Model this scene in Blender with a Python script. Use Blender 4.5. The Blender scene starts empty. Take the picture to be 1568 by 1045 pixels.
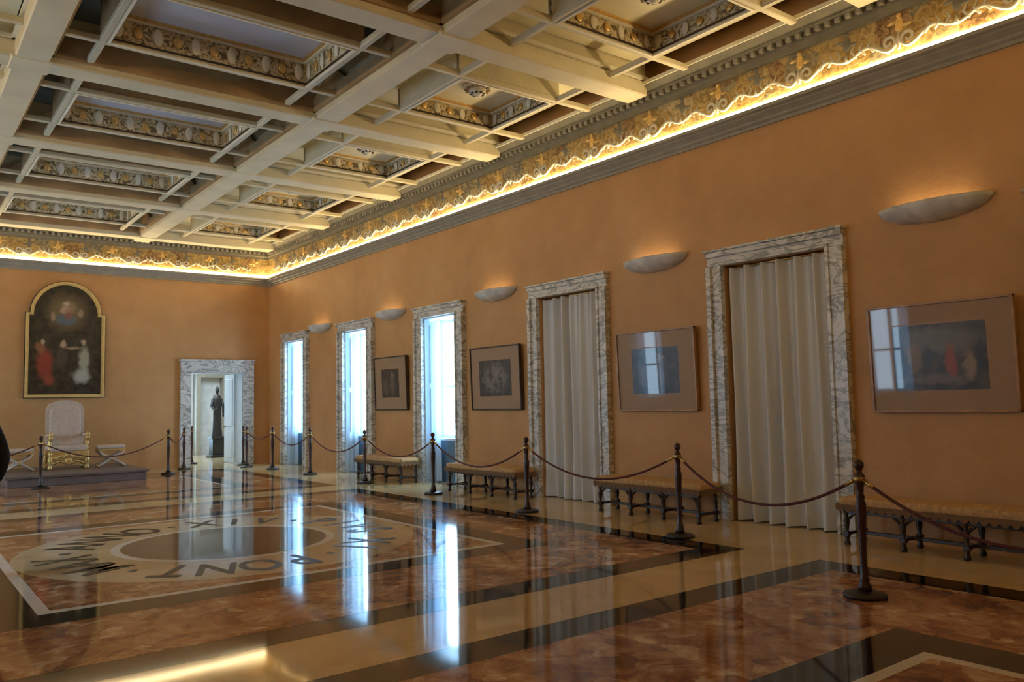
import bpy, bmesh, math, random
from mathutils import Vector, Matrix
random.seed(3)
pi=math.pi
XR,XL,YB,YN=8.84,-2.14,22.85,-5.3
EYE=1.6
ZT=6.95
WT=0.5   # wall thickness
# ---------------------------------------------------------------- materials
def N(nt,t,**kw):
    n=nt.nodes.new(t)
    for k,v in kw.items(): setattr(n,k,v)
    return n
def newmat(name):
    m=bpy.data.materials.new(name); m.use_nodes=True
    nt=m.node_tree; b=nt.nodes['Principled BSDF']
    return m,nt,b
def c4(c): return (c[0],c[1],c[2],1)
def ramp(nt,stops,interp='LINEAR'):
    r=N(nt,'ShaderNodeValToRGB'); r.color_ramp.interpolation=interp
    e=r.color_ramp.elements
    while len(e)<len(stops): e.new(0.5)
    for i,(p,c) in enumerate(stops):
        e[i].position=p; e[i].color=c4(c)
    return r
def simple(name,col,rough=0.5,metal=0.0,var=0.12,scale=6,bump=0.0,bscale=40,coat=0.0,dist=0.0,spec=None):
    m,nt,b=newmat(name)
    tc=N(nt,'ShaderNodeTexCoord')
    no=N(nt,'ShaderNodeTexNoise'); no.inputs['Scale'].default_value=scale; no.inputs['Detail'].default_value=5
    nt.links.new(tc.outputs['Object'],no.inputs['Vector'])
    d=[max(0,x*(1-var)) for x in col]; l=[min(1,x*(1+var)) for x in col]
    r=ramp(nt,[(0.3,d),(0.7,l)])
    nt.links.new(no.outputs['Fac'],r.inputs['Fac']); nt.links.new(r.outputs['Color'],b.inputs['Base Color'])
    b.inputs['Roughness'].default_value=rough; b.inputs['Metallic'].default_value=metal
    if coat: b.inputs['Coat Weight'].default_value=coat; b.inputs['Coat Roughness'].default_value=0.03
    if spec is not None: b.inputs['Specular IOR Level'].default_value=spec
    if bump:
        n2=N(nt,'ShaderNodeTexNoise'); n2.inputs['Scale'].default_value=bscale; n2.inputs['Detail'].default_value=4
        nt.links.new(tc.outputs['Object'],n2.inputs['Vector'])
        bp=N(nt,'ShaderNodeBump'); bp.inputs['Strength'].default_value=bump; bp.inputs['Distance'].default_value=0.02
        nt.links.new(n2.outputs['Fac'],bp.inputs['Height']); nt.links.new(bp.outputs['Normal'],b.inputs['Normal'])
    return m
def emit(name,col,s):
    m,nt,b=newmat(name)
    b.inputs['Base Color'].default_value=c4(col); b.inputs['Emission Color'].default_value=c4(col); b.inputs['Emission Strength'].default_value=s
    return m
# wall plaster
def wallmat():
    m,nt,b=newmat('wall_ochre_plaster')
    tc=N(nt,'ShaderNodeTexCoord')
    a=N(nt,'ShaderNodeTexNoise'); a.inputs['Scale'].default_value=0.9; a.inputs['Detail'].default_value=8; a.inputs['Roughness'].default_value=0.65
    nt.links.new(tc.outputs['Object'],a.inputs['Vector'])
    r=ramp(nt,[(0.3,(0.53,0.27,0.095)),(0.55,(0.61,0.325,0.12)),(0.75,(0.66,0.37,0.155))])
    nt.links.new(a.outputs['Fac'],r.inputs['Fac']); nt.links.new(r.outputs['Color'],b.inputs['Base Color'])
    b.inputs['Roughness'].default_value=0.6
    n2=N(nt,'ShaderNodeTexNoise'); n2.inputs['Scale'].default_value=18; n2.inputs['Detail'].default_value=6
    nt.links.new(tc.outputs['Object'],n2.inputs['Vector'])
    bp=N(nt,'ShaderNodeBump'); bp.inputs['Strength'].default_value=0.3; bp.inputs['Distance'].default_value=0.02
    nt.links.new(n2.outputs['Fac'],bp.inputs['Height']); nt.links.new(bp.outputs['Normal'],b.inputs['Normal'])
    return m
def breccia(name,cols,scale,rough=0.06):
    m,nt,b=newmat(name)
    tc=N(nt,'ShaderNodeTexCoord')
    n1=N(nt,'ShaderNodeTexNoise'); n1.inputs['Scale'].default_value=scale*0.8; n1.inputs['Detail'].default_value=6
    nt.links.new(tc.outputs['Object'],n1.inputs['Vector'])
    mx=N(nt,'ShaderNodeMix',data_type='VECTOR'); mx.inputs['Factor'].default_value=0.25
    nt.links.new(tc.outputs['Object'],mx.inputs['A']); nt.links.new(n1.outputs['Color'],mx.inputs['B'])
    vo=N(nt,'ShaderNodeTexVoronoi'); vo.inputs['Scale'].default_value=scale*2.2
    nt.links.new(mx.outputs['Result'],vo.inputs['Vector'])
    n2=N(nt,'ShaderNodeTexNoise'); n2.inputs['Scale'].default_value=scale; n2.inputs['Detail'].default_value=9; n2.inputs['Roughness'].default_value=0.7; n2.inputs['Distortion'].default_value=1.2
    nt.links.new(tc.outputs['Object'],n2.inputs['Vector'])
    sep=N(nt,'ShaderNodeSeparateColor'); nt.links.new(vo.outputs['Color'],sep.inputs['Color'])
    ad=N(nt,'ShaderNodeMix',data_type='FLOAT'); ad.inputs['Factor'].default_value=0.80
    nt.links.new(sep.outputs['Red'],ad.inputs['A']); nt.links.new(n2.outputs['Fac'],ad.inputs['B'])
    r=ramp(nt,[(0.36,cols[0]),(0.46,cols[1]),(0.57,cols[2]),(0.68,cols[3])])
    nt.links.new(ad.outputs['Result'],r.inputs['Fac']); nt.links.new(r.outputs['Color'],b.inputs['Base Color'])
    b.inputs['Roughness'].default_value=rough
    b.inputs['Specular IOR Level'].default_value=0.55
    n3=N(nt,'ShaderNodeTexNoise'); n3.inputs['Scale'].default_value=1.3; n3.inputs['Detail'].default_value=1
    nt.links.new(tc.outputs['Object'],n3.inputs['Vector'])
    bp=N(nt,'ShaderNodeBump'); bp.inputs['Strength'].default_value=0.06; bp.inputs['Distance'].default_value=0.02
    nt.links.new(n3.outputs['Fac'],bp.inputs['Height']); nt.links.new(bp.outputs['Normal'],b.inputs['Normal'])
    return m
def veined(name):
    m,nt,b=newmat(name)
    tc=N(nt,'ShaderNodeTexCoord')
    mp=N(nt,'ShaderNodeMapping'); mp.inputs['Rotation'].default_value=(0.7,0.4,0.6); mp.inputs['Scale'].default_value=(1.0,1.0,2.2)
    nt.links.new(tc.outputs['Object'],mp.inputs['Vector'])
    n2=N(nt,'ShaderNodeTexNoise'); n2.inputs['Scale'].default_value=1.5; n2.inputs['Detail'].default_value=6; n2.inputs['Distortion'].default_value=1.6; n2.inputs['Roughness'].default_value=0.6
    nt.links.new(mp.outputs[0],n2.inputs['Vector'])
    r=ramp(nt,[(0.34,(0.34,0.33,0.30)),(0.40,(0.64,0.61,0.56)),(0.47,(0.74,0.71,0.65)),(0.505,(0.30,0.29,0.26)),(0.535,(0.42,0.40,0.36)),(0.57,(0.74,0.71,0.65)),(0.66,(0.80,0.77,0.71)),(0.70,(0.45,0.43,0.39))])
    nt.links.new(n2.outputs['Fac'],r.inputs['Fac']); nt.links.new(r.outputs['Color'],b.inputs['Base Color'])
    b.inputs['Roughness'].default_value=0.3
    return m
def friezemat():
    m,nt,b=newmat('painted_frieze')
    tc=N(nt,'ShaderNodeTexCoord'); s=N(nt,'ShaderNodeSeparateXYZ'); nt.links.new(tc.outputs['Object'],s.inputs[0])
    ad=N(nt,'ShaderNodeMath',operation='ADD'); nt.links.new(s.outputs['X'],ad.inputs[0]); nt.links.new(s.outputs['Y'],ad.inputs[1])
    cb=N(nt,'ShaderNodeCombineXYZ'); nt.links.new(ad.outputs[0],cb.inputs['X']); nt.links.new(s.outputs['Z'],cb.inputs['Y'])
    no=N(nt,'ShaderNodeTexNoise'); no.inputs['Scale'].default_value=3; no.inputs['Detail'].default_value=4
    nt.links.new(cb.outputs[0],no.inputs['Vector'])
    mx=N(nt,'ShaderNodeMix',data_type='VECTOR'); mx.inputs['Factor'].default_value=0.2
    nt.links.new(cb.outputs[0],mx.inputs['A']); nt.links.new(no.outputs['Color'],mx.inputs['B'])
    vo=N(nt,'ShaderNodeTexVoronoi'); vo.inputs['Scale'].default_value=4.2; nt.links.new(mx.outputs['Result'],vo.inputs['Vector'])
    sp=N(nt,'ShaderNodeSeparateColor'); nt.links.new(vo.outputs['Color'],sp.inputs['Color'])
    r=ramp(nt,[(0.0,(0.42,0.25,0.06)),(0.35,(0.46,0.30,0.09)),(0.5,(0.20,0.19,0.14)),(0.62,(0.50,0.34,0.13)),(0.8,(0.26,0.11,0.04)),(0.95,(0.58,0.45,0.24))],'CONSTANT')
    nt.links.new(sp.outputs['Red'],r.inputs['Fac'])
    n2=N(nt,'ShaderNodeTexNoise'); n2.inputs['Scale'].default_value=11; n2.inputs['Detail'].default_value=6; n2.inputs['Distortion'].default_value=1.5
    nt.links.new(cb.outputs[0],n2.inputs['Vector'])
    r2=ramp(nt,[(0.40,(0.10,0.07,0.03)),(0.50,(0.42,0.29,0.10)),(0.6,(0.64,0.48,0.22))])
    nt.links.new(n2.outputs['Fac'],r2.inputs['Fac'])
    m2=N(nt,'ShaderNodeMix',data_type='RGBA'); m2.inputs['Factor'].default_value=0.45
    nt.links.new(r.outputs['Color'],m2.inputs['A']); nt.links.new(r2.outputs['Color'],m2.inputs['B'])
    nt.links.new(m2.outputs['Result'],b.inputs['Base Color'])
    bp=N(nt,'ShaderNodeBump'); bp.inputs['Strength'].default_value=0.5; bp.inputs['Distance'].default_value=0.03
    nt.links.new(n2.outputs['Fac'],bp.inputs['Height']); nt.links.new(bp.outputs['Normal'],b.inputs['Normal'])
    b.inputs['Roughness'].default_value=0.6
    return m
def carvedmat():
    m,nt,b=newmat('carved_gilt_relief')
    tc=N(nt,'ShaderNodeTexCoord')
    n2=N(nt,'ShaderNodeTexNoise'); n2.inputs['Scale'].default_value=8; n2.inputs['Detail'].default_value=4; n2.inputs['Distortion'].default_value=2.5
    nt.links.new(tc.outputs['Object'],n2.inputs['Vector'])
    r=ramp(nt,[(0.38,(0.18,0.13,0.07)),(0.47,(0.55,0.42,0.20)),(0.56,(0.80,0.73,0.54)),(0.66,(0.54,0.39,0.16))])
    nt.links.new(n2.outputs['Fac'],r.inputs['Fac']); nt.links.new(r.outputs['Color'],b.inputs['Base Color'])
    bp=N(nt,'ShaderNodeBump'); bp.inputs['Strength'].default_value=0.8; bp.inputs['Distance'].default_value=0.04
    nt.links.new(n2.outputs['Fac'],bp.inputs['Height']); nt.links.new(bp.outputs['Normal'],b.inputs['Normal'])
    b.inputs['Roughness'].default_value=0.5
    return m
def painting(name,bg,blobs,dist=0.12,rough=0.35,nscale=5,coat=0.0):
    m,nt,b=newmat(name)
    tc=N(nt,'ShaderNodeTexCoord')
    no=N(nt,'ShaderNodeTexNoise'); no.inputs['Scale'].default_value=nscale; no.inputs['Detail'].default_value=5
    nt.links.new(tc.outputs['Object'],no.inputs['Vector'])
    sb=N(nt,'ShaderNodeVectorMath',operation='SUBTRACT'); nt.links.new(no.outputs['Color'],sb.inputs[0]); sb.inputs[1].default_value=(0.5,0.5,0.5)
    sc=N(nt,'ShaderNodeVectorMath',operation='SCALE'); nt.links.new(sb.outputs[0],sc.inputs[0]); sc.inputs['Scale'].default_value=dist*2
    av=N(nt,'ShaderNodeVectorMath',operation='ADD'); nt.links.new(tc.outputs['Object'],av.inputs[0]); nt.links.new(sc.outputs[0],av.inputs[1])
    r0=ramp(nt,[(0.35,[x*0.6 for x in bg]),(0.65,[min(1,x*1.5) for x in bg])]); nt.links.new(no.outputs['Fac'],r0.inputs['Fac'])
    cur=r0.outputs['Color']
    for (cx,cz,rx,rz,col,st) in blobs:
        mp=N(nt,'ShaderNodeMapping'); mp.inputs['Location'].default_value=(-cx/rx,0,-cz/rz); mp.inputs['Scale'].default_value=(1/rx,0,1/rz)
        nt.links.new(av.outputs[0],mp.inputs['Vector'])
        ln=N(nt,'ShaderNodeVectorMath',operation='LENGTH'); nt.links.new(mp.outputs[0],ln.inputs[0])
        mr=N(nt,'ShaderNodeMapRange'); mr.inputs['From Min'].default_value=0.55; mr.inputs['From Max'].default_value=1.1; mr.inputs['To Min'].default_value=st; mr.inputs['To Max'].default_value=0
        nt.links.new(ln.outputs['Value'],mr.inputs['Value'])
        mx=N(nt,'ShaderNodeMix',data_type='RGBA'); nt.links.new(mr.outputs[0],mx.inputs['Factor']); nt.links.new(cur,mx.inputs['A']); mx.inputs['B'].default_value=c4(col)
        cur=mx.outputs['Result']
    nt.links.new(cur,b.inputs['Base Color']); b.inputs['Roughness'].default_value=rough
    if coat:
        b.inputs['Coat Weight'].default_value=coat; b.inputs['Coat Roughness'].default_value=0.02; b.inputs['Coat IOR'].default_value=1.5
    return m
def fabric(name,col,trans):
    m,nt,b=newmat(name)
    tc=N(nt,'ShaderNodeTexCoord'); no=N(nt,'ShaderNodeTexNoise'); no.inputs['Scale'].default_value=120
    nt.links.new(tc.outputs['Object'],no.inputs['Vector'])
    r=ramp(nt,[(0.3,[x*0.93 for x in col]),(0.7,col)]); nt.links.new(no.outputs['Fac'],r.inputs['Fac']); nt.links.new(r.outputs['Color'],b.inputs['Base Color'])
    b.inputs['Roughness'].default_value=0.85
    if trans>0:
        t=N(nt,'ShaderNodeBsdfTranslucent'); t.inputs['Color'].default_value=c4(col)
        mx=N(nt,'ShaderNodeMixShader'); mx.inputs['Fac'].default_value=trans
        nt.links.new(b.outputs[0],mx.inputs[1]); nt.links.new(t.outputs[0],mx.inputs[2])
        nt.links.new(mx.outputs[0],nt.nodes['Material Output'].inputs['Surface'])
    return m
M_wall=wallmat()
M_brec=breccia('floor_red_breccia_marble',[(0.23,0.075,0.035),(0.39,0.165,0.07),(0.54,0.29,0.14),(0.78,0.57,0.37)],3.4)
M_ochre=breccia('floor_ochre_marble',[(0.62,0.43,0.20),(0.66,0.46,0.22),(0.69,0.49,0.245),(0.73,0.54,0.29)],1.0)
M_dark=breccia('floor_black_marble',[(0.008,0.007,0.006),(0.015,0.012,0.01),(0.02,0.016,0.013),(0.04,0.03,0.022)],2.0)
M_tan=breccia('floor_tan_marble',[(0.60,0.44,0.25),(0.64,0.48,0.28),(0.68,0.52,0.31),(0.72,0.56,0.35)],1.3)
M_white=breccia('floor_white_marble',[(0.78,0.72,0.62),(0.81,0.75,0.65),(0.83,0.77,0.67),(0.86,0.8,0.71)],1.3)
M_grey=breccia('floor_grey_marble',[(0.07,0.05,0.048),(0.10,0.075,0.07),(0.14,0.105,0.095),(0.19,0.15,0.14)],3)
M_letter=simple('inscription_black_inlay',(0.012,0.010,0.009),0.35,spec=0.2)
M_marb=veined('veined_marble_surround')
M_frieze=friezemat(); M_carve=carvedmat()
M_beam=simple('ceiling_painted_beam',(0.68,0.61,0.43),0.55,var=0.08,scale=2)
M_cream=simple('ceiling_cream_panel',(0.86,0.79,0.55),0.6,var=0.06,scale=1.5)
M_lilac=simple('ceiling_grey_panel_sky_tint',(0.66,0.67,0.76),0.3,var=0.12,scale=1.0)  # grey panel, reflected window light put into its pale lilac colour
M_teal=simple('ceiling_dark_teal',(0.09,0.12,0.13),0.5,var=0.2)
M_brown=simple('ceiling_brown_board',(0.42,0.28,0.14),0.5,var=0.2,scale=3)
M_rim=simple('ceiling_rim_white',(0.82,0.77,0.63),0.5,var=0.05)
M_corn=simple('cornice_grey_green',(0.20,0.18,0.13),0.6,var=0.15)
M_corn2=simple('cornice_ledge_grey',(0.34,0.31,0.25),0.6,var=0.1)
M_plaster=simple('scroll_stucco',(0.70,0.65,0.52),0.6,var=0.05)
M_gold=simple('gilding',(0.75,0.50,0.18),0.35,metal=0.7,var=0.2,scale=20,bump=0.3)
M_dkwood=simple('dark_carved_wood',(0.045,0.025,0.015),0.35,var=0.3,scale=15)
M_wood=simple('stanchion_wood',(0.05,0.022,0.014),0.3,var=0.25,scale=12)
M_iron=simple('stanchion_base_iron',(0.02,0.016,0.014),0.4)
M_rope=simple('rope_red_velvet',(0.11,0.02,0.02),0.75,var=0.3,scale=60,bump=0.6,bscale=90)
M_brass=simple('brass',(0.55,0.36,0.13),0.3,metal=1.0)
M_cush=simple('bench_cushion_tan',(0.56,0.33,0.14),0.8,var=0.25,scale=25,bump=0.2)
M_fringe=simple('bench_fringe',(0.20,0.11,0.05),0.85,var=0.3,scale=60)
M_creamfab=simple('throne_cream_damask',(0.64,0.49,0.38),0.7,var=0.1,scale=14)
M_curt=fabric('curtain_white_cloth',(0.74,0.72,0.69),0.0)
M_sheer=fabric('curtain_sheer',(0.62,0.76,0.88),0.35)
M_paint=simple('window_white_paint_sky_tint',(0.62,0.72,0.80),0.45,var=0.03)  # white paint with the blue tint of skylight put into its colour
M_blue=simple('window_parapet_backlit_blue',(0.12,0.18,0.24),0.5)  # dark blue of the backlit side is painted into the base colour
M_led=emit('cove_led',(1.0,0.78,0.42),27)
M_alab=simple('sconce_alabaster',(0.62,0.59,0.55),0.35,var=0.25,scale=5)
M_mat=simple('picture_mat_board',(0.37,0.235,0.135),0.6,var=0.05,coat=0.45)
M_frw=simple('picture_frame_wood',(0.42,0.22,0.09),0.35,var=0.2)
M_frd=simple('picture_frame_dark',(0.05,0.03,0.02),0.35)
M_plat=simple('dais_wood',(0.18,0.14,0.13),0.4)
M_bronze=simple('statue_bronze',(0.018,0.016,0.014),0.5)
M_hall=simple('hall_plaster',(0.66,0.68,0.68),0.7)
M_suit=simple('clothes_dark',(0.012,0.012,0.016),0.8)
M_jacket=simple('jacket_dark_navy',(0.016,0.018,0.028),0.85,bump=0.2,bscale=60)
M_skin=simple('skin',(0.55,0.33,0.23),0.5,var=0.05)
M_hair=simple('hair',(0.05,0.03,0.02),0.6,bump=0.5)
M_eye=simple('eye_white',(0.8,0.8,0.8),0.2)
M_lip=simple('lip',(0.4,0.15,0.12),0.4)
# ---------------------------------------------------------------- mesh builder
class MB:
    def __init__(s): s.v=[];s.f=[];s.m=[];s.sm=[];s.mats=[]
    def mi(s,mat):
        if mat not in s.mats: s.mats.append(mat)
        return s.mats.index(mat)
    def add(s,vs,fs,mat,smooth=False):
        o=len(s.v); s.v+= [tuple(v) for v in vs]; i=s.mi(mat)
        for f in fs: s.f.append([o+k for k in f]); s.m.append(i); s.sm.append(smooth)
    def poly(s,pts,mat): s.add(pts,[list(range(len(pts)))],mat)
    def box(s,x0,x1,y0,y1,z0,z1,mat):
        if x0>x1:x0,x1=x1,x0
        if y0>y1:y0,y1=y1,y0
        v=[(x,y,z) for z in(z0,z1) for y in(y0,y1) for x in(x0,x1)]
        s.add(v,[(0,2,3,1),(4,5,7,6),(0,1,5,4),(1,3,7,5),(3,2,6,7),(2,0,4,6)],mat)
    def bbox(s,x0,x1,y0,y1,z0,z1,mat,b=0.01):
        if x0>x1:x0,x1=x1,x0
        if y0>y1:y0,y1=y1,y0
        L=[(b,z0),(0,z0+b),(0,z1-b),(b,z1)]
        v=[];f=[]
        for d,z in L: v+=[(x0+d,y0+d,z),(x1-d,y0+d,z),(x1-d,y1-d,z),(x0+d,y1-d,z)]
        for k in range(3):
            for j in range(4): f.append((4*k+j,4*k+(j+1)%4,4*k+4+(j+1)%4,4*k+4+j))
        f.append((3,2,1,0)); f.append((12,13,14,15)); s.add(v,f,mat)
    def lathe(s,prof,c,mat,seg=20,sx=1,sy=1,smooth=True):
        v=[];f=[]
        for r,z in prof:
            for k in range(seg):
                a=2*pi*k/seg; v.append((c[0]+sx*r*math.cos(a),c[1]+sy*r*math.sin(a),c[2]+z))
        n=len(prof)
        for i in range(n-1):
            for k in range(seg):
                f.append((i*seg+k,i*seg+(k+1)%seg,(i+1)*seg+(k+1)%seg,(i+1)*seg+k))
        f.append(tuple(range(seg-1,-1,-1))); f.append(tuple((n-1)*seg+k for k in range(seg)))
        s.add(v,f,mat,smooth)
    def tube(s,pts,r,mat,seg=8,smooth=True):
        pts=[Vector(p) for p in pts]; n=len(pts); v=[];f=[]
        up=Vector((0,0,1))
        rr=r if isinstance(r,(list,tuple)) else [r]*n
        prev=None
        for i,p in enumerate(pts):
            t=(pts[min(i+1,n-1)]-pts[max(i-1,0)])
            if t.length<1e-9: t=Vector((0,0,1))
            t.normalize()
            if prev is None:
                a=t.cross(up)
                if a.length<1e-3: a=t.cross(Vector((1,0,0)))
            else:
                a=prev-t*prev.dot(t)
                if a.length<1e-4: a=t.cross(up)
            a.normalize(); b=t.cross(a); prev=a
            for k in range(seg):
                an=2*pi*k/seg; v.append(p+(a*math.cos(an)+b*math.sin(an))*rr[i])
        for i in range(n-1):
            for k in range(seg): f.append((i*seg+k,i*seg+(k+1)%seg,(i+1)*seg+(k+1)%seg,(i+1)*seg+k))
        f.append(tuple(range(seg-1,-1,-1))); f.append(tuple((n-1)*seg+k for k in range(seg)))
        s.add(v,f,mat,smooth)
    def sell(s,c,rx,ry,rz,mat,n=1.0,seg=20,rings=12,fn=None):
        def sp(x,e): return math.copysign(abs(x)**e,x)
        v=[];f=[]
        for i in range(rings+1):
            ph=-pi/2+pi*i/rings
            for k in range(seg):
                th=2*pi*k/seg
                p=[sp(math.cos(ph),n)*sp(math.cos(th),n),sp(math.cos(ph),n)*sp(math.sin(th),n),sp(math.sin(ph),n)]
                if fn: p=fn(*p)
                v.append((c[0]+rx*p[0],c[1]+ry*p[1],c[2]+rz*p[2]))
        for i in range(rings):
            for k in range(seg): f.append((i*seg+k,i*seg+(k+1)%seg,(i+1)*seg+(k+1)%seg,(i+1)*seg+k))
        s.add(v,f,mat,True)
    def extr_xz(s,pts,y0,y1,mat):
        n=len(pts); v=[(p[0],y0,p[1]) for p in pts]+[(p[0],y1,p[1]) for p in pts]
        f=[tuple(range(n)),tuple(range(2*n-1,n-1,-1))]+[(i,(i+1)%n,n+(i+1)%n,n+i) for i in range(n)]
        s.add(v,f,mat)
    def ring(s,prof,mat):
        v=[];f=[]
        for d,z in prof: v+=[(XL+d,YN+d,z),(XR-d,YN+d,z),(XR-d,YB-d,z),(XL+d,YB-d,z)]
        for i in range(len(prof)-1):
            for j in range(4): f.append((4*i+j,4*i+(j+1)%4,4*i+4+(j+1)%4,4*i+4+j))
        s.add(v,f,mat)
    def mesh(s,name,recalc=True):
        me=bpy.data.meshes.new(name); me.from_pydata(s.v,[],s.f)
        for m in s.mats: me.materials.append(m)
        for p,i,sm in zip(me.polygons,s.m,s.sm): p.material_index=i; p.use_smooth=sm
        if recalc:
            bm=bmesh.new(); bm.from_mesh(me); bmesh.ops.remove_doubles(bm,verts=bm.verts,dist=1e-6); bmesh.ops.recalc_face_normals(bm,faces=bm.faces); bm.to_mesh(me); bm.free()
        me.update(); return me
    def obj(s,name,loc=(0,0,0),rot=(0,0,0),parent=None,recalc=True):
        return place(name,s.mesh(name,recalc),loc,rot,parent)
def place(name,me,loc=(0,0,0),rot=(0,0,0),parent=None):
    o=bpy.data.objects.new(name,me); bpy.context.scene.collection.objects.link(o)
    o.location=loc; o.rotation_euler=rot
    if parent: o.parent=parent
    return o
def empty(name,loc=(0,0,0),rot=(0,0,0)):
    o=bpy.data.objects.new(name,None); bpy.context.scene.collection.objects.link(o); o.location=loc; o.rotation_euler=rot; o.empty_display_size=0.1; return o
# ---------------------------------------------------------------- FLOOR
b=MB()
def rect(x0,x1,y0,y1,z,m): b.poly([(x0,y0,z),(x1,y0,z),(x1,y1,z),(x0,y1,z)],m)
e=0.0006
b.box(XL-WT,XR+WT,YN-WT,YB+WT,-0.15,0,M_ochre)
def disc(cx,cy,r,z,m,n=96): b.poly([(cx+r*math.cos(2*pi*k/n),cy+r*math.sin(2*pi*k/n),z) for k in range(n)],m)
CX,CY=3.33,9.92
for (x0,x1,y0,y1) in [(-0.57,7.27,5.45,14.3),(-0.57,7.31,-3.9,4.61),(-0.57,7.27,15.15,21.6)]:
    rect(x0,x1,y0,y1,e,M_dark); w=0.36
    rect(x0+w,x1-w,y0+w,y1-w,2*e,M_brec)
def sq(x0,x1,y0,y1,dw,lw):
    rect(x0,x1,y0,y1,3*e,M_dark); rect(x0+dw,x1-dw,y0+dw,y1-dw,4*e,M_white)
    k=dw+lw; rect(x0+k,x1-k,y0+k,y1-k,5*e,M_brec)
sq(CX-2.68,CX+2.68,CY-2.84,CY+2.84,0.38,0.10)
sq(1.15,5.55,-2.1,2.95,0.38,0.09)
sq(0.6,6.1,16.3,20.4,0.38,0.09)
disc(CX,CY,2.21,6*e,M_tan); disc(CX,CY,1.25,7*e,M_white); disc(CX,CY,1.15,8*e,M_grey)
# inscription letters
txt="PIVS.XI.PONT.MAX.ANNO.XIV."
n=len(txt)
for i,ch in enumerate(txt):
    cu=bpy.data.curves.new('t','FONT'); cu.body=ch; cu.size=0.82; cu.offset=0.012; cu.align_x='CENTER'
    ob=bpy.data.objects.new('t',cu); bpy.context.scene.collection.objects.link(ob)
    bpy.context.view_layer.update()
    me=bpy.data.meshes.new_from_object(ob.evaluated_get(bpy.context.evaluated_depsgraph_get()))
    a=math.radians(-84)-2*pi*(i-8)/n; R=1.44 if ch!='.' else 1.66
    mt=Matrix.Translation((CX+R*math.cos(a),CY+R*math.sin(a),10*e))@Matrix.Rotation(a-pi/2,4,'Z')@Matrix.Scale(0.66,4,(1,0,0))
    b.add([mt@v.co for v in me.vertices],[tuple(p.vertices) for p in me.polygons],M_letter)
    bpy.data.objects.remove(ob); bpy.data.meshes.remove(me)
b.obj('floor',recalc=False)
# ---------------------------------------------------------------- WALLS
WR=[(2.15,0.73,0.97,'c'),(6.03,0.755,0.985,'c'),(9.91,0.73,0.955,'c'),(13.76,0.61,0.90,'o'),(17.38,0.60,0.89,'o'),(20.9,0.60,0.85,'o')]
WL=[(2.15,0.73,0.97,'c'),(6.2,0.755,0.985,'c'),(10.35,0.70,0.93,'o'),(14.3,0.65,0.90,'o'),(18.15,0.65,0.89,'o'),(21.5,0.60,0.85,'o')]
ZI=3.34; ZO=3.56
def sidewall(name,xw,s,wins):
    b=MB(); y=YN-WT
    for (c,h,o,k) in wins:
        b.box(xw,xw+s*WT,y,c-h,0,ZT,M_wall); b.box(xw,xw+s*WT,c-h,c+h,ZI,ZT,M_wall); y=c+h
        if k=='c': b.box(xw+s*(WT-0.06),xw+s*WT,c-h,c+h,0,ZI,M_paint)
    b.box(xw,xw+s*WT,y,YB+WT,0,ZT,M_wall)
    b.obj(name,recalc=False)
sidewall('wall_right',XR,1,WR); sidewall('wall_left',XL,-1,WL)
DX0,DX1,DZ=6.66,8.09,2.55
b=MB(); b.box(XL,DX0,YB,YB+WT,0,ZT,M_wall); b.box(DX1,XR,YB,YB+WT,0,ZT,M_wall); b.box(DX0,DX1,YB,YB+WT,DZ,ZT,M_wall); b.obj('wall_back',recalc=False)
b=MB(); b.box(XL,XR,YN-WT,YN,0,ZT,M_wall); b.obj('wall_front')
# surrounds, windows, curtains
def curtain_mesh(w,z0,z1,folds,amp,mat,seed,top=0.6):
    rnd=random.Random(seed); b=MB(); nu=folds*16; nv=18; v=[];f=[]
    ph=[rnd.uniform(-1.1,1.1) for _ in range(folds+2)]; am=[rnd.uniform(0.6,1.3) for _ in range(folds+2)]
    for j in range(nv+1):
        tz=j/nv; z=z1+(z0-z1)*tz
        for i in range(nu+1):
            u=i/nu; k=u*folds; ki=int(k); fr=k-ki
            p=ph[ki]*(1-fr)+ph[ki+1]*fr; a=am[ki]*(1-fr)+am[ki+1]*fr
            A=amp*a*(top+(1-top)*tz)
            s_=math.sin(2*pi*k+p*(0.3+tz)) 
            yy=(u-0.5)*w+(0.03*math.sin(4*tz+2*pi*k*0.5+p)*tz if 0<i<nu else 0)
            xx=A*s_*(1-0.35*s_)+0.30*amp*math.sin(2*pi*k*2.0+3*p)*(1-0.8*tz)
            v.append((xx,yy,z))
    for j in range(nv):
        for i in range(nu): f.append((j*(nu+1)+i,j*(nu+1)+i+1,(j+1)*(nu+1)+i+1,(j+1)*(nu+1)+i))
    b.add(v,f,mat,True); return b
cnt=0
def surround(name,xw,s,c,h,o,zi,zo):
    b=MB(); 
    def B(d0,d1,y0,y1,z0,z1): b.bbox(xw-s*d0,xw-s*d1,y0,y1,z0,z1,M_marb,0.006)
    for sg in(-1,1):
        B(0,0.06,c+sg*h,c+sg*o,0,zi)
        B(0.06,0.10,c+sg*(o-0.07),c+sg*o,0,zi+0.001)
        B(0.06,0.08,c+sg*h,c+sg*(h+0.04),0,zi)
    B(0,0.06,c-o,c+o,zi,zo-0.03)
    B(0.06,0.10,c-o,c+o,zo-0.10,zo-0.03)
    B(0.06,0.08,c-h-0.04,c+h+0.04,zi,zi+0.04)
    B(0,0.13,c-o-0.02,c+o+0.02,zo-0.03,zo)
    return b.obj(name)
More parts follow.
